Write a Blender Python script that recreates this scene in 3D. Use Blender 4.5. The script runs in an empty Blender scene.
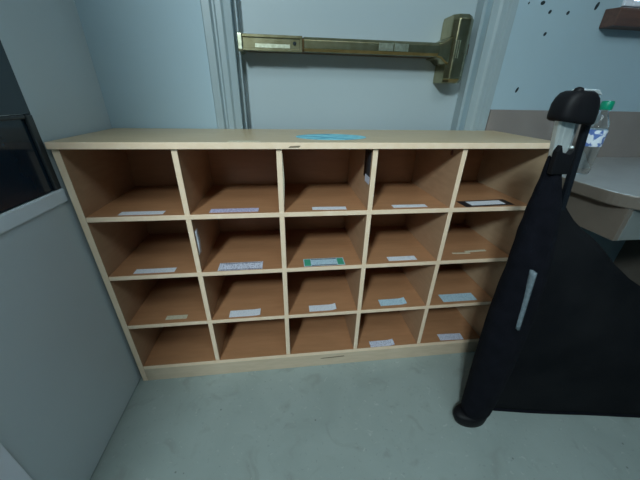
import bpy, bmesh, math, random
from mathutils import Vector, Matrix, noise
random.seed(4)
C = bpy.context.collection
SC = bpy.context.scene

# ------------------------------------------------------------------ materials
def new_mat(name, color=(.5, .5, .5), rough=.5, metal=0., spec=.5):
    m = bpy.data.materials.new(name); m.use_nodes = True
    b = m.node_tree.nodes['Principled BSDF']
    b.inputs['Base Color'].default_value = (*color, 1)
    b.inputs['Roughness'].default_value = rough
    b.inputs['Metallic'].default_value = metal
    b.inputs['Specular IOR Level'].default_value = spec
    return m, m.node_tree, b

def mottled(name, c1, c2, scale=8., rough=.5, stretch=(1, 1, 1), metal=0., bump=0., bscale=60., spec=.5,
            detail=6., lo=.35, hi=.65):
    m, nt, b = new_mat(name, c1, rough, metal, spec)
    N, L = nt.nodes, nt.links
    tc = N.new('ShaderNodeTexCoord'); mp = N.new('ShaderNodeMapping')
    mp.inputs['Scale'].default_value = stretch
    nz = N.new('ShaderNodeTexNoise'); nz.inputs['Scale'].default_value = scale
    nz.inputs['Detail'].default_value = detail
    cr = N.new('ShaderNodeValToRGB')
    cr.color_ramp.elements[0].position = lo; cr.color_ramp.elements[0].color = (*c1, 1)
    cr.color_ramp.elements[1].position = hi; cr.color_ramp.elements[1].color = (*c2, 1)
    L.new(tc.outputs['Object'], mp.inputs['Vector']); L.new(mp.outputs[0], nz.inputs['Vector'])
    L.new(nz.outputs['Fac'], cr.inputs['Fac']); L.new(cr.outputs['Color'], b.inputs['Base Color'])
    if bump:
        n2 = N.new('ShaderNodeTexNoise'); n2.inputs['Scale'].default_value = bscale
        bp = N.new('ShaderNodeBump'); bp.inputs['Strength'].default_value = bump
        bp.inputs['Distance'].default_value = .004
        L.new(tc.outputs['Object'], n2.inputs['Vector']); L.new(n2.outputs['Fac'], bp.inputs['Height'])
        L.new(bp.outputs[0], b.inputs['Normal'])
    return m

M = {}
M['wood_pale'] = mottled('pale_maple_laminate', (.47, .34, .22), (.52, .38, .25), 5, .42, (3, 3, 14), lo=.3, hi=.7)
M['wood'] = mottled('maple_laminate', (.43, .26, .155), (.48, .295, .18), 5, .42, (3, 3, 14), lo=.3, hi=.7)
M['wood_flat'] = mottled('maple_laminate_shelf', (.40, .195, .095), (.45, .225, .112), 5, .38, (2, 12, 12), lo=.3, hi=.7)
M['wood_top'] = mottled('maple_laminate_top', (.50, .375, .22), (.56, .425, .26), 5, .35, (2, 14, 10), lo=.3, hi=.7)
M['edge'] = mottled('maple_edge_banding', (.90, .68, .48), (.94, .73, .54), 9, .4, (3, 3, 3))
M['kick'] = mottled('maple_kick_board', (.62, .49, .35), (.68, .54, .40), 5, .42, (3, 3, 14))
M['wall'] = mottled('painted_wall', (.335, .45, .51), (.35, .465, .525), 3, .6, bump=.05, bscale=150)
M['wall_left'] = mottled('painted_side_wall', (.50, .57, .60), (.52, .59, .62), 3, .6, bump=.05, bscale=150)
M['door'] = mottled('painted_steel_door', (.37, .445, .475), (.385, .46, .49), 2, .45)
M['frame'] = mottled('painted_door_frame', (.29, .36, .385), (.31, .38, .405), 4, .4)
M['ceiling'] = mottled('ceiling_paint', (.7, .7, .68), (.74, .74, .72), 6, .8)
M['splash'] = mottled('taupe_laminate_panel', (.23, .20, .185), (.26, .225, .205), 7, .5)
M['counter'] = mottled('pale_counter_laminate', (.30, .31, .31), (.34, .35, .35), 14, .28)
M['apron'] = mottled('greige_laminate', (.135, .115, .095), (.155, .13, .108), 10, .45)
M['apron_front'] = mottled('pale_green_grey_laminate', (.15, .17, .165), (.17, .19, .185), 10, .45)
M['brown'] = mottled('dark_brown_wood', (.085, .045, .035), (.12, .06, .045), 6, .45, (1, 12, 12))
M['white_frame'] = new_mat('white_window_frame', (.75, .78, .85), .35)[0]
M['brass'] = mottled('dull_brass', (.30, .27, .15), (.40, .36, .22), 30, .27, metal=1.)
M['brass_pale'] = mottled('worn_pale_brass', (.62, .64, .50), (.45, .45, .32), 90, .35, metal=1.)
M['brass_dark'] = mottled('tarnished_brass', (.16, .10, .055), (.24, .15, .08), 30, .4, metal=1.)
M['fabric'] = mottled('black_woven_fabric', (.0025, .003, .006), (.005, .0055, .010), 30, .92, bump=.5, bscale=420, spec=.15)
M['mesh'] = mottled('black_mesh_fabric', (.005, .006, .008), (.010, .011, .013), 6, .95, bump=.4, bscale=600, spec=.1)
M['plastic'] = mottled('black_plastic', (.003, .003, .0045), (.005, .005, .007), 12, .6, spec=.25)
M['silver'] = mottled('silver_aluminium', (.62, .68, .68), (.70, .75, .74), 12, .38, (20, 20, 1), metal=.55)
M['tube_grey'] = mottled('grey_tube', (.33, .36, .38), (.40, .43, .45), 10, .4, (20, 20, 1), metal=.4)
M['tube_black'] = mottled('black_painted_tube', (.004, .006, .010), (.006, .009, .014), 12, .55, spec=.25)
M['zip'] = mottled('grey_zip_tape', (.12, .16, .19), (.20, .25, .28), 90, .5)
M['green_cap'] = new_mat('green_plastic_cap', (.0, .28, .16), .35)[0]
M['dark_pane_frame'] = mottled('dark_slate_sash', (.030, .036, .040), (.036, .042, .046), 8, .4)
M['sill'] = mottled('pale_grey_sill', (.66, .74, .80), (.70, .78, .84), 8, .45)
M['added_lamp_body'] = new_mat('added_lamp_white', (.8, .8, .8), .4)[0]  # housing colour of the added, unseen lamps
M['black_hole'] = new_mat('dark_hole', (.01, .02, .025), .8)[0]
M['rust'] = new_mat('brown_plastic_plug', (.16, .05, .03), .5)[0]
M['void'] = mottled('dim_room_beyond', (.05, .06, .07), (.06, .07, .08), 3, .9)

# glass
def glass(name, tint, rough=.02):
    m, nt, b = new_mat(name, tint, rough)
    b.inputs['Transmission Weight'].default_value = 1.; b.inputs['IOR'].default_value = 1.45
    return m
M['pane'] = glass('clear_window_glass', (.9, .95, 1))
M['dark_glass'] = mottled('dark_tinted_glass', (.030, .046, .058), (.034, .051, .064), 4, .25)
M['dark_glass2'] = mottled('near_black_glass', (.008, .018, .030), (.010, .022, .036), 4, .12)
M['bottle'] = glass('clear_bottle_plastic', (.85, .95, .97), .05)

# floor : worn greenish-grey sheet floor with scuffs and small specks
def floor_mat():
    m, nt, b = new_mat('worn_grey_green_floor', (.4, .4, .4), .42)
    N, L = nt.nodes, nt.links
    tc = N.new('ShaderNodeTexCoord')
    def nz(scale, detail=6, dist=0., stretch=None):
        n = N.new('ShaderNodeTexNoise'); n.inputs['Scale'].default_value = scale
        n.inputs['Detail'].default_value = detail; n.inputs['Distortion'].default_value = dist
        L.new(tc.outputs['Object'], n.inputs['Vector']); return n
    def ramp(src, p0, p1, c0=(0, 0, 0), c1=(1, 1, 1)):
        r = N.new('ShaderNodeValToRGB'); e = r.color_ramp.elements
        e[0].position, e[1].position = p0, p1; e[0].color = (*c0, 1); e[1].color = (*c1, 1)
        L.new(src, r.inputs['Fac']); return r
    def mix(fac, a, bb, k=None):
        x = N.new('ShaderNodeMix'); x.data_type = 'RGBA'
        if k is not None:
            mm = N.new('ShaderNodeMath'); mm.operation = 'MULTIPLY'; mm.inputs[1].default_value = k
            L.new(fac, mm.inputs[0]); fac = mm.outputs[0]
        L.new(fac, x.inputs[0])
        for sock, v in ((x.inputs[6], a), (x.inputs[7], bb)):
            if isinstance(v, tuple): sock.default_value = (*v, 1)
            else: L.new(v, sock)
        return x.outputs[2]
    base = ramp(nz(5, 8, .6).outputs['Fac'], .3, .7, (.29, .345, .33), (.34, .40, .385)).outputs[0]
    stain = ramp(nz(9, 3, 1.2).outputs['Fac'], .58, .72).outputs[0]
    c = mix(stain, base, (.22, .24, .215), .4)
    fine = ramp(nz(70, 3, .4).outputs['Fac'], .64, .72).outputs[0]
    c = mix(fine, c, (.20, .22, .21), .35)
    fine2 = ramp(nz(48, 3, .8).outputs['Fac'], .66, .72).outputs[0]
    c = mix(fine2, c, (.55, .58, .56), .35)
    vo = N.new('ShaderNodeTexVoronoi'); vo.inputs['Scale'].default_value = 13
    L.new(tc.outputs['Object'], vo.inputs['Vector'])
    sp = ramp(vo.outputs['Distance'], .035, .05, (1, 1, 1), (0, 0, 0)).outputs[0]
    c = mix(sp, c, (.09, .10, .09), .6)
    L.new(c, b.inputs['Base Color'])
    bp = N.new('ShaderNodeBump'); bp.inputs['Strength'].default_value = .15; bp.inputs['Distance'].default_value = .003
    L.new(nz(40, 4).outputs['Fac'], bp.inputs['Height']); L.new(bp.outputs[0], b.inputs['Normal'])
    return m
M['floor'] = floor_mat()

# printed paper : pale card with small dark marks in rows
def paper(name, base, ink, amt=.5, scale=(330, 130, 1), lo=.54):
    m, nt, b = new_mat(name, base, .55)
    N, L = nt.nodes, nt.links
    tc = N.new('ShaderNodeTexCoord'); mp = N.new('ShaderNodeMapping'); mp.inputs['Scale'].default_value = scale
    n = N.new('ShaderNodeTexNoise'); n.inputs['Scale'].default_value = 1.; n.inputs['Detail'].default_value = 2
    cr = N.new('ShaderNodeValToRGB'); cr.color_ramp.elements[0].position = lo; cr.color_ramp.elements[1].position = lo + .05
    mx = N.new('ShaderNodeMix'); mx.data_type = 'RGBA'
    mm = N.new('ShaderNodeMath'); mm.operation = 'MULTIPLY'; mm.inputs[1].default_value = amt
    L.new(tc.outputs['Object'], mp.inputs[0]); L.new(mp.outputs[0], n.inputs['Vector'])
    L.new(n.outputs['Fac'], cr.inputs['Fac']); L.new(cr.outputs[0], mm.inputs[0]); L.new(mm.outputs[0], mx.inputs[0])
    mx.inputs[6].default_value = (*base, 1); mx.inputs[7].default_value = (*ink, 1)
    L.new(mx.outputs[2], b.inputs['Base Color'])
    return m
M['paper'] = paper('white_label_card', (.74, .76, .82), (.45, .47, .55), .35)
M['paper_print'] = paper('printed_label_card', (.70, .72, .84), (.15, .15, .25), .6, lo=.53)
M['paper_lilac'] = paper('lilac_label_card', (.60, .58, .78), (.25, .2, .4), .6, lo=.5)
M['paper_blue'] = paper('pale_blue_label_card', (.50, .66, .76), (.2, .35, .45), .5)
M['paper_green'] = new_mat('green_label_end', (.06, .34, .22), .5)[0]
M['paper_tan'] = paper('yellowed_tape', (.62, .56, .42), (.4, .32, .2), .4)
M['ink'] = new_mat('dark_print', (.05, .05, .09), .6)[0]
M['black_tape'] = new_mat('black_tape', (.02, .018, .02), .45)[0]
M['teal'] = paper('glossy_teal_sticker', (.22, .62, .74), (.05, .30, .46), .7, (14, 30, 1), .5)
M['blue_label'] = paper('blue_white_bottle_label', (.78, .84, .92), (.03, .12, .45), .9, (40, 40, 40), .5)
M['dirt'] = new_mat('dark_scuff', (.22, .17, .11), .7)[0]

# ------------------------------------------------------------------ mesh helpers
def add_box(bm, x0, x1, y0, y1, z0, z1, mi=0):
    vs = [bm.verts.new((x, y, z)) for z in (z0, z1) for y in (y0, y1) for x in (x0, x1)]
    fs = [(0, 2, 3, 1), (4, 5, 7, 6), (0, 1, 5, 4), (2, 6, 7, 3), (0, 4, 6, 2), (1, 3, 7, 5)]
    out = []
    for f in fs:
        fc = bm.faces.new([vs[i] for i in f]); fc.material_index = mi; out.append(fc)
    return out

def add_prism(bm, prof, axis, a0, a1, mi=0):
    """extrude a closed 2D outline along an axis ('x','y','z')"""
    def P(p, a):
        return {'z': (p[0], p[1], a), 'y': (p[0], a, p[1]), 'x': (a, p[0], p[1])}[axis]
    A = [bm.verts.new(P(p, a0)) for p in prof]; B = [bm.verts.new(P(p, a1)) for p in prof]
    n = len(prof); fs = []
    for i in range(n):
        fs.append(bm.faces.new((A[i], A[(i + 1) % n], B[(i + 1) % n], B[i])))
    fs.append(bm.faces.new(A[::-1])); fs.append(bm.faces.new(B))
    for f in fs: f.material_index = mi
    return fs

def add_loft(bm, rings, mi=0, cap=True):
    R = [[bm.verts.new(p) for p in r] for r in rings]
    n = len(R[0])
    for a, b in zip(R[:-1], R[1:]):
        for i in range(n):
            f = bm.faces.new((a[i], a[(i + 1) % n], b[(i + 1) % n], b[i])); f.material_index = mi; f.smooth = True
    if cap:
        bm.faces.new(R[0][::-1]).material_index = mi; bm.faces.new(R[-1]).material_index = mi

def add_lathe(bm, prof, cx=0, cy=0, seg=28, mi=0):
    rings = [[(cx + r * math.cos(2 * math.pi * k / seg), cy + r * math.sin(2 * math.pi * k / seg), z) for k in range(seg)] for r, z in prof]
    add_loft(bm, rings, mi)

def add_tube(bm, p0, p1, r, seg=16, mi=0, sx=1., sy=1.):
    p0, p1 = Vector(p0), Vector(p1); d = (p1 - p0).normalized()
    a = Vector((1, 0, 0)) if abs(d.x) < .8 else Vector((0, 1, 0))
    v = d.cross(a).normalized(); u = v.cross(d)
    rings = [[p + u * math.cos(t) * r * sx + v * math.sin(t) * r * sy for t in [2 * math.pi * k / seg for k in range(seg)]] for p in (p0, p1)]
    add_loft(bm, rings, mi)

def obj(name, bm, mats, parent=None, bevel=0., seg=2, smooth=False, label=None):
    bmesh.ops.recalc_face_normals(bm, faces=bm.faces)
    me = bpy.data.meshes.new(name); bm.to_mesh(me); bm.free()
    if not isinstance(mats, (list, tuple)): mats = [mats]
    for m in mats: me.materials.append(m)
    if smooth:
        for p in me.polygons: p.use_smooth = True
    o = bpy.data.objects.new(name, me); C.objects.link(o)
    if parent: o.parent = parent
    if label: o['label'] = label
    if bevel:
        md = o.modifiers.new('bevel', 'BEVEL'); md.width = bevel; md.segments = seg; md.limit_method = 'ANGLE'
        md.angle_limit = math.radians(35)
    return o

def box(name, b, m, parent=None, bevel=0., label=None):
    bm = bmesh.new(); add_box(bm, *b); return obj(name, bm, m, parent, bevel, label=label)

def thing(name, label, cat, group=None, loc=(0, 0, 0)):
    o = bpy.data.objects.new(name, None); C.objects.link(o); o.location = loc; o.empty_display_size = .1
    o['label'] = label; o['category'] = cat
    if group: o['group'] = group
    return o
def tag(o, label, cat, group=None):
    o['label'] = label; o['category'] = cat
    if group: o['group'] = group
    return o
def struct(o, label=None):
    o['kind'] = 'structure'
    if label: o['label'] = label
    return o

# ------------------------------------------------------------------ setting
XL, XR, YB, YF, ZC = -.035, 3.2, .36, -3.2, 2.6
bm = bmesh.new(); add_box(bm, -2.4, XR + .12, YF - .12, YB + .3, -.1, 0)
struct(obj('floor', bm, M['floor']), 'worn grey green sheet floor with dark specks and scuffs')
bm = bmesh.new(); add_box(bm, -2.4, XR + .12, YF - .12, YB + .3, ZC, ZC + .1)
struct(obj('ceiling', bm, M['ceiling']))
# back wall with a doorway and a window opening
DX0, DX1, DZ = .455, 1.40, 2.12
WX0, WX1, WZ0, WZ1 = 1.935, 2.85, 1.43, 2.15
bm = bmesh.new()
xs = [XL - .12, DX0, DX1, WX0, WX1, XR + .12]; zs = [0, WZ0, DZ, WZ1, ZC]
for i in range(5):
    for j in range(4):
        if i == 1 and zs[j + 1] <= DZ: continue
        if i == 3 and zs[j] >= WZ0 and zs[j + 1] <= WZ1: continue
        add_box(bm, xs[i], xs[i + 1], YB, YB + .14, zs[j], zs[j + 1])
bmesh.ops.remove_doubles(bm, verts=bm.verts, dist=1e-5)
struct(obj('wall_back', bm, M['wall']), 'pale blue white painted wall behind the cubby cabinet')
# left wall with a dark window, raised a hair off the floor (dark gap)
LW0, LW1, LZ0, LZ1 = -1.05, .002, .848, 1.75
bm = bmesh.new()
ys = [-1.2, LW0, LW1, YB]; zs = [.007, LZ0, LZ1, ZC]  # unseen near end stops short, shaped to cast the added tube's soft shadow
for i in range(3):
    for j in range(3):
        if i == 1 and j == 1: continue
        add_box(bm, XL - .12, XL, ys[i], ys[i + 1], zs[j], zs[j + 1])
bmesh.ops.remove_doubles(bm, verts=bm.verts, dist=1e-5)
struct(obj('wall_left', bm, M['wall_left']), 'dim grey painted wall left of the cubby cabinet')
bm = bmesh.new(); add_box(bm, XR, XR + .12, YF, YB, 0, ZC); struct(obj('wall_right', bm, M['wall']))
bm = bmesh.new(); add_box(bm, -2.4, XR + .12, YF - .12, YF, 0, ZC); struct(obj('wall_front', bm, M['wall']))

bm = bmesh.new(); add_box(bm, -2.4, -2.28, YF, YB + .14, 0, ZC); add_box(bm, -2.28, XL - .121, YB, YB + .14, 0, ZC)
struct(obj('wall_side', bm, M['wall_left']), 'far wall of the room beyond the left partition')
# window 1 : dark window in the left wall
w = bpy.data.objects.new('window_1', None); C.objects.link(w); struct(w, 'dark glazed window low in the left wall with a pale sill')
bm = bmesh.new(); add_box(bm, XL - .006, XL + .001, LW0 + .001, LW1 - .001, 1.048, LZ1 - .001)
obj('pane', bm, M['dark_glass'], w, label='dark slate upper pane')
bm = bmesh.new(); add_box(bm, XL - .012, XL - .005, LW0 + .001, LW1 - .001, LZ0 + .001, 1.046)
obj('pane', bm, M['dark_glass2'], w, label='near black lower pane')
bm = bmesh.new()
add_box(bm, XL - .0045, XL + .004, LW1 - .022, LW1 - .001, LZ0 + .001, 1.046)
add_box(bm, XL - .0045, XL + .002, LW0 + .001, LW1 - .0225, 1.036, 1.046)
add_box(bm, XL - .0045, XL + .002, LW0 + .001, LW0 + .03, LZ0 + .001, 1.036)
obj('window_frame', bm, M['dark_pane_frame'], w, .003)
bm = bmesh.new(); add_box(bm, XL - .05, XL + .006, LW0 - .02, LW1 + .003, .808, .848)
obj('window_sill', bm, M['sill'], w, .004)
# pale casing further along the left wall
box('trim_1', (XL + .0005, XL + .012, -.60, -.458, .001, .8), M['white_frame'], None, .002); struct(bpy.data.objects['trim_1'], 'pale upright trim board at the near end of the left wall')

# window 2 : over the counter
w = bpy.data.objects.new('window_2', None); C.objects.link(w); struct(w, 'white framed window with thick brown wooden sill at upper right')
bm = bmesh.new()
fw = .04
add_box(bm, WX0 + .001, WX0 + fw, YB - .01, YB + .08, WZ0 + .001, WZ1 - .001)
add_box(bm, WX1 - fw, WX1 - .001, YB - .01, YB + .08, WZ0 + .001, WZ1 - .001)
add_box(bm, WX0 + fw, WX1 - fw, YB - .01, YB + .08, WZ0 + .001, WZ0 + .02)
add_box(bm, WX0 + fw, WX1 - fw, YB - .01, YB + .08, WZ1 - fw, WZ1 - .001)
obj('window_frame', bm, M['white_frame'], w, .003)
bm = bmesh.new(); add_box(bm, WX0 + fw, WX1 - fw, YB + .04, YB + .046, WZ0 + .02, WZ1 - fw)
obj('pane', bm, M['pane'], w)
bm = bmesh.new()
add_prism(bm, [(YB - .001, 1.358), (YB - .001, 1.42), (YB - .062, 1.414), (YB - .066, 1.406), (YB - .060, 1.358)], 'x', 1.872, WX1 + .06)
obj('window_sill', bm, M['brown'], w, .003)

# door 1 : steel frame, recessed leaf
d = bpy.data.objects.new('door_1', None); C.objects.link(d); struct(d, 'pale blue door in a grey steel frame behind the cubby cabinet')
prof = [(0, 0), (.004, -.012), (.030, -.012), (.036, -.003), (.043, -.003), (.049, -.017), (.068, -.017), (.074, -.009), (.0995, -.007),
        (.0995, .062), (.112, .062), (.112, .075), (.0995, .10), (.0995, .0)]
prof = [(0, -.0005), (.004, -.012), (.030, -.012), (.036, -.002), (.043, -.002), (.049, -.017), (.068, -.017), (.075, -.010), (.0995, -.007), (.0995, -.0005)]
bm = bmesh.new()
add_prism(bm, [(DX0 - .0995 + p[0], YB + p[1]) for p in prof], 'z', .001, DZ + .06)
add_prism(bm, [(DX1 + .0995 - p[0], YB + p[1]) for p in prof], 'z', .001, DZ + .06)
add_box(bm, DX0, DX1, YB - .012, YB - .001, DZ, DZ + .06)
add_box(bm, DX0 + .0005, DX0 + .014, YB + .03, YB + .079, .001, DZ - .001)
add_box(bm, DX1 - .014, DX1 - .0005, YB + .03, YB + .079, .001, DZ - .001)
add_box(bm, DX0 + .014, DX1 - .014, YB + .03, YB + .079, DZ - .014, DZ - .001)
obj('door_frame', bm, M['frame'], d, .0015)
bm = bmesh.new(); add_box(bm, DX0 + .004, DX1 - .004, YB + .0805, YB + .125, .006, DZ - .004)
obj('door_leaf', bm, M['door'], d, .002)

# exit device mounted on the door leaf (moves with the door)
YD = YB + .0802

ex = bpy.data.objects.new('panic_bar', None); C.objects.link(ex); ex.parent = d; ex['label'] = 'dull brass push bar exit device with a tall latch case'
yo = .335                        # front plane of the push rail
def rail(bm, x0, x1, z0, z1, y0, y1, ch=.006):
    add_prism(bm, [(y1, z0), (y0 + ch, z0), (y0, z0 + ch), (y0, z1 - ch), (y0 + ch, z1), (y1, z1)], 'x', x0, x1)
za, zb = 1.247, 1.298
bm = bmesh.new(); rail(bm, .492, 1.25, za + .004, zb - .002, .360, YD); obj('rail_housing', bm, M['brass_dark'], ex, .002)
SB = []
bm = bmesh.new()
rail(bm, .484, .700, za, zb, .352, .372, .003)
add_box(bm, .484, .700, .346, .352, zb - .009, zb); add_box(bm, .484, .700, .346, .352, za, za + .008)
add_box(bm, .690, .700, .346, .352, za + .008, zb - .009)
SB.append(obj('cover_plate', bm, M['brass'], ex, .001))
bm = bmesh.new(); rail(bm, .705, 1.225, za + .002, zb - .002, .338, .372, .010); SB.append(obj('push_bar', bm, M['brass'], ex, .002))
bm = bmesh.new(); rail(bm, .470, .486, za - .003, zb + .004, .342, YD, .004); obj('end_cap', bm, M['brass_pale'], ex, .002, label='pale worn end cap')
cp = SB[0]
bm = bmesh.new(); add_box(bm, .530, .655, .3508, .3518, 1.258, 1.270); obj('engraved_strip', bm, M['brass_pale'], cp)
bm = bmesh.new(); add_lathe(bm, [(.006, 0), (.006, .003), (.003, .004)], seg=14)
bmesh.ops.rotate(bm, verts=bm.verts, cent=(0, 0, 0), matrix=Matrix.Rotation(math.radians(90), 3, 'X')); bmesh.ops.translate(bm, verts=bm.verts, vec=(.672, .352, 1.274))
obj('key_hole', bm, M['black_hole'], cp)
bm = bmesh.new()
for x0, x1 in ((.985, 1.04), (1.045, 1.10)): add_box(bm, x0, x1, .3373, .3379, 1.261, 1.286)
obj('sticker', bm, M['brass_pale'], SB[1], label='pale rubbed sticker')
# neck and latch case
bm = bmesh.new()
add_loft(bm, [[(x, y, z) for y, z in ((.352, a), (.345, a + .006), (.345, b - .006), (.352, b), (YD, b), (YD, a))] for x, a, b in
              ((1.222, za - .001, zb + .001), (1.240, za - .004, zb + .004), (1.262, za - .02, zb + .018), (1.275, za - .024, zb + .024))])
obj('neck', bm, M['brass'], ex, .002)
bm = bmesh.new()
def ring(z, w, yf, sh=0.):
    x0, x1 = 1.268 + sh, 1.352 - sh
    return [(x0, YD, z), (x0, yf + .020, z), (x0 + .018, yf, z), (x1 - .024, yf, z), (x1, yf + .022, z), (x1, YD, z)]
add_loft(bm, [ring(1.158, 0, .352, .003), ring(1.172, 0, .338), ring(1.375, 0, .338), ring(1.392, 0, .352, .003)])
h = obj('latch_case', bm, M['brass'], ex, .003)
for p in h.data.polygons: p.use_smooth = False
bm = bmesh.new()
for i in range(3): add_box(bm, 1.284 + i * .008, 1.288 + i * .008, .3368, .3376, 1.245, 1.305)
add_box(bm, 1.3285, 1.334, .3400, .3425, 1.185, 1.26)
obj('scuffed_marks', bm, M['brass_pale'], h)
bm = bmesh.new(); add_box(bm, 1.352, 1.364, .375, .410, 1.262, 1.30); obj('latch_bolt', bm, M['brass_dark'], ex, .002)
for o in ex.children_recursive:      # settle the device to its real size on the door
    for v in o.data.vertices:
        v.co.x = .6157 + (v.co.x - .6157) * .992 - .004; v.co.z = 1.1042 + (v.co.z - 1.1042) * .961

# taupe band along the wall over the counter
bm = bmesh.new(); add_box(bm, DX1 + .1, XR - .001, YB - .012, YB - .0005, .62, 1.062)
struct(obj('trim_2', bm, M['splash'], None, .0015), 'taupe laminate band along the wall behind the counter')

# small plugs / holes in the wall over the counter
holes = [(1.602, 1.427, .009, .005), (1.642, 1.402, .006, .005), (1.719, 1.402, .006, .005), (1.650, 1.333, .006, .005), (1.601, 1.138, .0055, .008), (1.832, 1.428, .007, .010), (1.545, 1.424, .003, .003)]
where = ['topmost left of the cluster by the upper edge', 'left one of the level pair below the top', 'right one of the level pair nearer the brown sill',
         'below the level pair, middle of the wall', 'lowest, just above the taupe band', 'just left of the brown window sill', 'tiny faint one next to the door frame']
for (x, z, rx, rz), wh in zip(holes, where):
    bm = bmesh.new()
    bmesh.ops.create_uvsphere(bm, u_segments=12, v_segments=8, radius=1)
    for v in bm.verts: v.co = Vector((x + v.co.x * rx + v.co.z * rz * .4, YB + v.co.y * .0025, z + v.co.z * rz * 1.3))
    tag(obj('wall_plug', bm, M['black_hole'], smooth=True), 'small dark plug in the wall, ' + wh, 'plug', 'dark plugs in the wall above the counter')

# ------------------------------------------------------------------ cubby cabinet
D, W5 = .35, .30
cab = thing('cubby_cabinet', 'light maple twenty slot cubby cabinet standing on the floor before the door', 'cabinet')
SH = [.7464, .5264, .3027]            # shelf centre heights
ZT, ZB0 = .9587, .087
t = .0085
def wood_box(name, b, m=None):
    """panel in laminate with paler edge banding on its front face"""
    bm = bmesh.new(); fs = add_box(bm, *b)
    fs[2].material_index = 1
    return obj(name, bm, [m or M['wood'], M['edge']], cab, .0012)
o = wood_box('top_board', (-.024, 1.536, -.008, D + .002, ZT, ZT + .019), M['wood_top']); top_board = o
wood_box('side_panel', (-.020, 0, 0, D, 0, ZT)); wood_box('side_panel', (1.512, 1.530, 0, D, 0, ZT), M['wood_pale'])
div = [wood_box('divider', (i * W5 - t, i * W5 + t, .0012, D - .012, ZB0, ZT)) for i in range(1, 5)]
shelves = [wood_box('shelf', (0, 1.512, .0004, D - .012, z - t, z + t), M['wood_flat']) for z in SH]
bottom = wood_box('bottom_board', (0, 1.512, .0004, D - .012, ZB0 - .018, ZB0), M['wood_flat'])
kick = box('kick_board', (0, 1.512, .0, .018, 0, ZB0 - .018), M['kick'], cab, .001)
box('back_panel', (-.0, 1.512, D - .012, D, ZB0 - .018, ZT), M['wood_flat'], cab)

def card(name, parent, x0, x1, y0, y1, z, m, label=None, rot=0., extra=None, curl=0.):
    """thin card lying on a shelf board near its front edge, one end may curl up"""
    bm = bmesh.new(); cx, cy = (x0 + x1) / 2, (y0 + y1) / 2; n = 8; th = .0008
    rows = []
    for k in range(n + 1):
        x = x0 + (x1 - x0) * k / n; lift = curl * max(0, (k / n - .75) / .25) ** 2
        q = []
        for y, zz in ((y0, 0), (y1, 0), (y1, th), (y0, th)):
            dx, dy = x - cx, y - cy
            q.append((cx + dx * math.cos(rot) - dy * math.sin(rot), cy + dx * math.sin(rot) + dy * math.cos(rot), z + .0003 + zz + lift))
        rows.append(q)
    add_loft(bm, rows)
    for f in bm.faces: f.smooth = False
    o = obj(name, bm, m, parent, label=label)
    if extra: extra(o, z + .0003 + th)
    return o
z1, z2, z3, z4 = SH[0] + t, SH[1] + t, SH[2] + t, ZB0
def strip(o, x0, x1, y0, y1, z, m, name='printed_edge'):
    bm = bmesh.new(); add_box(bm, x0, x1, y0, y1, z, z + .0004); c = obj(name, bm, m); c.parent = o; return c
card('paper_label', shelves[0], .088, .222, .012, .040, z1, M['paper'])
card('paper_label', shelves[0], .365, .522, .014, .046, z1, M['paper_lilac'], 'lilac printed label')
card('paper_label', shelves[0], .704, .822, .014, .040, z1, M['paper'], rot=-.03)
card('paper_label', shelves[0], .991, 1.117, .016, .042, z1, M['paper'])
bm = bmesh.new()
card('label_holder', shelves[0], 1.255, 1.455, .010, .070, z1, M['black_tape'], 'black edged holder with a white card', .06)
card('paper_label', shelves[0], 1.285, 1.425, .020, .058, z1 + .0012, M['paper'], rot=.06)
card('paper_label', shelves[1], .075, .212, .012, .040, z2, M['paper'])
def pr(o, z):
    strip(o, .368, .518, .006, .009, z, M['ink']); strip(o, .372, .515, .049, .052, z, M['ink'])
card('paper_label', shelves[1], .362, .520, .004, .056, z2, M['paper_print'], 'larger label with dense dark print', extra=pr)
def gr(o, z):
    strip(o, .676, .700, .008, .054, z, M['paper_green'], 'green_end'); strip(o, .802, .826, .008, .054, z, M['paper_green'], 'green_end')
    strip(o, .702, .800, .050, .054, z, M['ink']); strip(o, .702, .800, .008, .012, z, M['ink'])
card('paper_label', shelves[1], .673, .829, .006, .058, z2, M['paper_blue'], 'pale blue label with green ends', extra=gr)
card('paper_label', shelves[1], 1.003, 1.118, .016, .046, z2, M['paper'])
card('tape_strip', shelves[1], 1.285, 1.36, .045, .054, z2, M['paper_tan'], 'yellowed strip of tape', -.05)
card('tape_strip', shelves[1], 1.345, 1.44, .056, .068, z2, M['paper_tan'], 'yellowed strip of tape', .05)
card('paper_label', shelves[2], .130, .209, .020, .042, z3, M['paper_tan'], 'faded tan label')
card('paper_label', shelves[2], .373, .495, .010, .048, z3, M['paper'], curl=.003)
card('paper_label', shelves[2], .694, .806, .012, .048, z3, M['paper'], curl=.006)
card('paper_label', shelves[2], .998, 1.113, .018, .058, z3, M['paper_blue'], curl=.006)
card('paper_label', shelves[2], 1.280, 1.437, .016, .066, z3, M['paper_blue'], 'large blank pale label')
card('paper_label', bottom, .973, 1.085, -.002 + .004, .036, z4, M['paper_print'], curl=.006)
card('paper_label', bottom, 1.312, 1.427, .006, .044, z4, M['paper_print'], rot=-.04)
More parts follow.
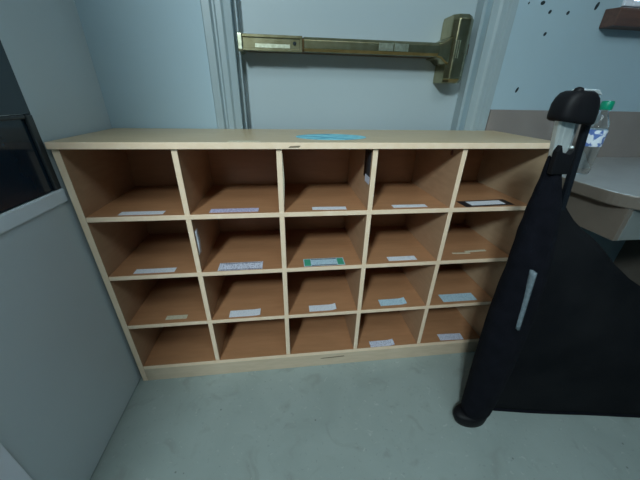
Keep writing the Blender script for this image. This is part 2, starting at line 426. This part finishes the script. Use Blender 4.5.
# papers and marks on the upright faces
def vcard(name, parent, x, y0, y1, za, zb, m, side=1, label=None):
    bm = bmesh.new(); n = 6; rows = []
    for k in range(n + 1):
        z = za + (zb - za) * k / n; off = .0006 + .003 * math.sin(k / n * 3.1) ** 2 * (side > 0)
        rows.append([(x + side * .0003, y0, z), (x + side * off + side * .0005, y0, z), (x + side * off + side * .0005, y1, z), (x + side * .0003, y1, z)])
    add_loft(bm, rows); return obj(name, bm, m, parent, label=label)
vcard('paper_strip', div[1], .600 + t, .004, .050, .775, .945, M['paper_tan'], 1, 'pale paper strip taped upright inside the slot')
vcard('paper_strip', div[0], .300 + t, .012, .040, .60, .69, M['paper'], 1, 'small pale strip on the divider')
k = vcard('hanging_tag', div[2], .900 - t, .012, .085, .855, .950, M['black_tape'], -1, 'dark tag stuck under the top board')
bm = bmesh.new(); add_box(bm, .8895, .8905, .010, .06, .842, .866); obj('white_mark', bm, M['paper_print'], k)
bm = bmesh.new(); add_lathe(bm, [(.006, 0), (.006, .003), (.004, .005)], seg=14)
bmesh.ops.rotate(bm, verts=bm.verts, cent=(0, 0, 0), matrix=Matrix.Rotation(math.radians(-90), 3, 'Y'))
for v in bm.verts: v.co = Vector((v.co.x, v.co.y, v.co.z * 1.6)) + Vector((1.2 - t, .06, .935))
obj('brown_plug', bm, M['rust'], div[3])
# things stuck to the top board
ZTT = ZT + .019
bm = bmesh.new(); n = 40
rg = [[(.776 + .120 * math.cos(2 * math.pi * i / n), .118 + .074 * math.sin(2 * math.pi * i / n), ZTT + z) for i in range(n)] for z in (.0002, .001)]
add_loft(bm, rg); obj('oval_sticker', bm, M['teal'], top_board, label='glossy teal oval sticker')
card('paper_strip', top_board, .455, .545, .003, .026, ZTT, M['paper_tan'], 'thin cream strip along the front edge')
bm = bmesh.new(); add_prism(bm, [(.742, .044), (.75, .048), (.85, .052), (.853, .047), (.78, .044)], 'y', -.0008, .0002); obj('scuff', bm, M['dirt'], kick)
bm = bmesh.new(); add_prism(bm, [(.628, ZT + .004), (.634, ZT + .009), (.665, ZT + .010), (.66, ZT + .005)], 'y', -.0088, -.0079); obj('scuff', bm, M['dirt'], top_board)

# ------------------------------------------------------------------ counter
ct = thing('counter', 'pale topped wall counter with rounded corner and greige apron at right', 'counter', loc=(0, 0, 0))
def outline(x0, y0, r, n=10):
    pts = [(x0, YB - .013)]
    for k in range(n + 1):
        a = math.pi + (math.pi / 2) * k / n
        pts.append((x0 + r + r * math.cos(a), y0 + r + r * math.sin(a)))
    pts += [(XR - .002, y0), (XR - .002, YB - .013)]
    return pts
bm = bmesh.new(); fs = add_prism(bm, outline(1.597, -.245, .10), 'z', .820, .860)
for f in fs[:-2]: f.material_index = 1
obj('countertop', bm, [M['counter'], M['apron']], ct, .004)
box('apron', (1.622, 1.640, -.214, YB - .014, .715, .8195), M['apron'], ct, .001)
box('apron', (1.6405, XR - .002, -.214, -.196, .715, .8195), M['apron_front'], ct, .001, label='paler front apron')
box('support_panel', (2.55, 2.575, -.195, YB - .014, 0, .8195), M['apron'], ct, .001)
bx_, by_ = 1.714, .06
bt = thing('water_bottle', 'clear plastic bottle with green cap standing on the counter behind the black pole', 'bottle', loc=(bx_, by_, .8605))
bm = bmesh.new()
add_lathe(bm, [(.024, 0), (.030, .004), (.032, .02), (.032, .07), (.030, .09), (.032, .11), (.032, .150), (.028, .172), (.018, .195), (.0125, .208), (.0125, .215)])
obj('bottle_body', bm, M['bottle'], bt, smooth=True)
bm = bmesh.new(); add_lathe(bm, [(.0326, .098), (.0328, .10), (.0328, .150), (.0326, .152)]); obj('bottle_label', bm, M['blue_label'], bt, smooth=True)
bm = bmesh.new(); add_lathe(bm, [(.017, .2155), (.018, .218), (.018, .238), (.016, .243), (.003, .244)], seg=24); obj('bottle_cap', bm, M['green_cap'], bt, smooth=False)

# ------------------------------------------------------------------ black fabric barrier : wrapped post + slack panel
fb = thing('folding_screen', 'black fabric wrapped post with slack black panel standing right of the cubby cabinet', 'screen', loc=(0, 0, 0))
Y0 = -.30
sec = [(.04, 1.242, 1.348), (.08, 1.240, 1.351), (.17, 1.233, 1.351), (.325, 1.224, 1.349), (.46, 1.216, 1.346), (.52, 1.212, 1.342), (.58, 1.214, 1.338), (.63, 1.211, 1.332),
       (.684, 1.214, 1.326), (.73, 1.208, 1.316), (.778, 1.211, 1.304), (.80, 1.205, 1.299), (.834, 1.209, 1.290), (.862, 1.204, 1.284), (.888, 1.208, 1.276),
       (.91, 1.206, 1.266), (.937, 1.209, 1.256), (.955, 1.207, 1.248), (.975, 1.206, 1.240), (.992, 1.206, 1.236), (1.000, 1.209, 1.232)]
bm = bmesh.new(); rings = []; seg = 36
for z, a, b in sec:
    cx, rx = (a + b) / 2, (b - a) / 2; r = []
    ry = min(.050, rx * .8)
    for k in range(seg):
        th = 2 * math.pi * k / seg
        wob = 1 + .07 * noise.noise(Vector((math.cos(th) * 1.6, math.sin(th) * 1.6, z * 9)))
        r.append((cx + rx * math.cos(th) * (wob if abs(math.cos(th)) < .9 else 1), Y0 + ry * math.sin(th) * wob, z))
    rings.append(r)
add_loft(bm, rings); slv = obj('fabric_sleeve', bm, M['fabric'], fb, smooth=True)
sb = slv.modifiers.new('sub', 'SUBSURF'); sb.levels = 1; sb.render_levels = 2
# foot
bm = bmesh.new()
def fring(z, x0, x1, ry, n=28):
    cx, rx = (x0 + x1) / 2, (x1 - x0) / 2
    return [(cx + rx * math.cos(2 * math.pi * k / n), Y0 + ry * math.sin(2 * math.pi * k / n), z) for k in range(n)]
add_loft(bm, [fring(.0, 1.236, 1.342, .030), fring(.004, 1.226, 1.348, .036), fring(.022, 1.218, 1.350, .038), fring(.040, 1.216, 1.350, .038), fring(.050, 1.220, 1.348, .036), fring(.054, 1.24, 1.335, .028)])
obj('foot_cap', bm, M['plastic'], fb, smooth=True)
# head cap
bm = bmesh.new()
def cring(z, x0, x1, ry, dz=0.):
    cx, rx = (x0 + x1) / 2, (x1 - x0) / 2; n = 32; out = []
    for k in range(n):
        th = 2 * math.pi * k / n; c, s = math.cos(th), math.sin(th)
        q = lambda v: math.copysign(abs(v) ** .6, v)
        out.append((cx + rx * q(c), Y0 + ry * q(s), z + dz * c))
    return out
add_loft(bm, [cring(1.061, 1.1849, 1.2614, 0.0255, -.004), cring(1.064, 1.1803, 1.2653, 0.0285, -.004), cring(1.072, 1.1787, 1.2661, 0.0292, -.004), cring(1.095, 1.1795, 1.2614, 0.0292, -.002), cring(1.108, 1.1834, 1.2551, 0.0277), cring(1.117, 1.1896, 1.2458, 0.0248), cring(1.1215, 1.199, 1.238, 0.0195)])
hc = obj('head_cap', bm, M['plastic'], fb, smooth=True)
bm = bmesh.new(); add_prism(bm, [(1.205, 1.1205), (1.258, 1.1145), (1.247, 1.1235), (1.212, 1.1245)], 'y', -.316, -.29); obj('label_plate', bm, M['silver'], hc, .001)
bm = bmesh.new(); add_lathe(bm, [(.009, 1.116), (.009, 1.121), (.007, 1.126), (.002, 1.128)], 1.206, -.310, 16); obj('knob', bm, M['plastic'], hc, smooth=True)
# tubes between head cap and sleeve
def post(name, p0, p1, w, dpt, m, label=None):
    bm = bmesh.new(); x0, y0, z0 = p0; x1, y1, z1 = p1
    rr = []
    for (x, y, z) in (p0, p1):
        rr.append([(x - w, y - dpt * .5, z), (x - w * .6, y - dpt, z), (x + w * .6, y - dpt, z), (x + w, y - dpt * .5, z), (x + w, y + dpt * .5, z), (x + w * .6, y + dpt, z), (x - w * .6, y + dpt, z), (x - w, y + dpt * .5, z)])
    add_loft(bm, rr)
    for f in bm.faces: f.smooth = False
    return obj(name, bm, m, fb, label=label)
post('tube', (1.216, Y0, .985), (1.200, Y0, 1.066), .0075, .009, M['silver'], 'silver tube')
post('bracket', (1.230, Y0 - .006, .975), (1.216, Y0 - .006, 1.066), .014, .004, M['silver'], 'flat silver bracket')
post('tube', (1.256, Y0 + .012, .90), (1.246, Y0 + .012, 1.066), .011, .006, M['tube_grey'], 'grey tube')
post('tube', (1.300, Y0 + .006, .86), (1.271, Y0 + .006, 1.066), .0065, .008, M['tube_black'], 'thin black tube')
bm = bmesh.new(); add_lathe(bm, [(.004, 0), (.004, .004), (.002, .006)], seg=12)
bmesh.ops.rotate(bm, verts=bm.verts, cent=(0, 0, 0), matrix=Matrix.Rotation(math.radians(90), 3, 'X')); bmesh.ops.translate(bm, verts=bm.verts, vec=(1.239, Y0 - .0105, 1.012))
obj('rivet', bm, M['silver'], fb)
# the dark clamp where the fabric is gathered
bm = bmesh.new(); add_prism(bm, [(1.205, .955), (1.200, 1.005), (1.206, 1.018), (1.214, 1.003), (1.232, .999), (1.240, 1.012), (1.245, 1.000), (1.246, .955)], 'y', Y0 - .022, Y0 - .009)
obj('clamp', bm, M['plastic'], fb, .002)
# zip
bm = bmesh.new()
def zp(z):   # rides on the sleeve's front right
    f = (z - .515) / .197; return 1.262 - .024 * f
rows = []
for k in range(13):
    z = .515 + (.712 - .515) * k / 12; x = zp(z) ; y = -.3555
    rows.append([(x - .003, y, z), (x + .003, y, z), (x + .003, y + .024, z), (x - .003, y + .024, z)])
add_loft(bm, rows); obj('zip_strip', bm, M['zip'], fb, label='pale grey strip of zip tape')
# slack panel : top edge drops away to the right
top = [(1.262, .945), (1.29, .915), (1.315, .880), (1.345, .850), (1.374, .820), (1.41, .792), (1.45, .768), (1.50, .728), (1.55, .685), (1.62, .635), (1.70, .59), (1.85, .54), (2.05, .51), (2.40, .49)]
bm = bmesh.new(); nz = 26; F = []; B = []
def ypan(x, z):
    k = min(1, max(0, (x - 1.36) * 6)); h = min(1, .15 + z * 2)
    return -.278 - .163 * (x - 1.39) + k * h * (.014 * math.sin(7 * x + 3 * z) + .008 * math.sin(13 * (x * .6 + z)) + .010 * noise.noise(Vector((x * 5, z * 4, 1))))
for (x, zt) in [(a[0] + (b[0] - a[0]) * s / 3, a[1] + (b[1] - a[1]) * s / 3) for a, b in zip(top[:-1], top[1:]) for s in range(3)] + [top[-1]]:
    cf, cb = [], []
    for k in range(nz + 1):
        z = .003 + (zt - .003) * k / nz; y = ypan(x, z) * (1)
        if x < 1.36:
            y = y * max(0, (x - 1.262) / .1) + -.272 * (1 - max(0, (x - 1.262) / .1))
        cf.append(bm.verts.new((x, y, z))); cb.append(bm.verts.new((x, y + .004, z)))
    F.append(cf); B.append(cb)
for i in range(len(F) - 1):
    for k in range(nz):
        bm.faces.new((F[i][k], F[i + 1][k], F[i + 1][k + 1], F[i][k + 1])); bm.faces.new((B[i][k], B[i][k + 1], B[i + 1][k + 1], B[i + 1][k]))
    bm.faces.new((F[i][0], B[i][0], B[i + 1][0], F[i + 1][0])); bm.faces.new((F[i][nz], F[i + 1][nz], B[i + 1][nz], B[i][nz]))
for col in (0, -1):
    for k in range(nz): bm.faces.new((F[col][k], F[col][k + 1], B[col][k + 1], B[col][k]))
obj('fabric_panel', bm, M['mesh'], fb, smooth=True)
bm = bmesh.new(); rows = []
for k in range(40):
    x = 1.40 + (2.40 - 1.40) * k / 39; y = ypan(x, .01) + .002
    rows.append([(x, y + .007 * math.cos(a), .008 + .0075 * math.sin(a)) for a in [2 * math.pi * j / 10 for j in range(10)]])
add_loft(bm, rows); obj('hem', bm, M['fabric'], fb, smooth=True)

# ------------------------------------------------------------------ added lights, fixtures unseen
cl = thing('added_fill_panel', 'added unseen white panel over the middle of the room for fill light', 'light', loc=(.95, -1.35, ZC))
bm = bmesh.new(); add_box(bm, -.6, .6, -.3, .3, -.05, -.001); obj('added_lamp_housing', bm, M['added_lamp_body'], cl, .004)
def area(name, loc, rot, sx, sy, power, col):
    l = bpy.data.lights.new(name, 'AREA'); l.shape = 'RECTANGLE'; l.size = sx; l.size_y = sy; l.energy = power; l.color = col
    o = bpy.data.objects.new(name, l); C.objects.link(o); o.location = loc; o.rotation_euler = rot; return o
area('added_fill_lamp', (.95, -1.35, ZC - .06), (0, 0, 0), 1.2, .6, 14, (.80, .97, 1))  # added fill lamp, lifts the overall brightness
cl2 = thing('added_tube', 'white ceiling tube light beyond the end of the left partition', 'light', loc=(-.13, -2.05, ZC))
bm = bmesh.new(); add_box(bm, -.08, .08, -.25, .25, -.05, -.001); obj('added_lamp_housing', bm, M['added_lamp_body'], cl2, .004)
tl = area('added_key_lamp', (-.13, -2.05, ZC - .07), (0, 0, 0), .24, .6, 26, (.80, .97, 1))  # added main lamp, set behind the wall end to shade the left corner
tl.rotation_euler = (Vector((1.0, .3, .85)) - tl.location).to_track_quat('-Z', 'Y').to_euler(); tl.data.spread = math.radians(95)
area('window_daylight', ((WX0 + WX1) / 2, YB + .11, (WZ0 + WZ1) / 2), (math.radians(-90), 0, 0), WX1 - WX0 - .1, WZ1 - WZ0 - .1, 12, (.66, .86, 1))

wd = bpy.data.worlds.new('World'); SC.world = wd; wd.use_nodes = True
bg = wd.node_tree.nodes['Background']; bg.inputs['Color'].default_value = (.55, .75, 1, 1); bg.inputs['Strength'].default_value = 1.2

# ------------------------------------------------------------------ camera
cam = bpy.data.cameras.new('camera'); co = bpy.data.objects.new('camera', cam); C.objects.link(co)
R = Vector((.99281412, -.11825928, .01829938)); U = Vector((.0377536, .45464837, .88987051)); Fv = Vector((.11355523, .88278514, -.45584603))
mtx = Matrix.Identity(4)
for i in range(3): mtx[i][0], mtx[i][1], mtx[i][2] = R[i], U[i], -Fv[i]
mtx.translation = Vector((.6157, -.8857, 1.1042)); co.matrix_world = mtx
cam.sensor_width = 36; cam.lens = 283.3 * 36 / 640; cam.clip_start = .02
SC.camera = co
vs = SC.view_settings; vs.view_transform = 'Standard'; vs.look = 'None'; vs.gamma = 1; vs.use_curve_mapping = False; vs.exposure = 0
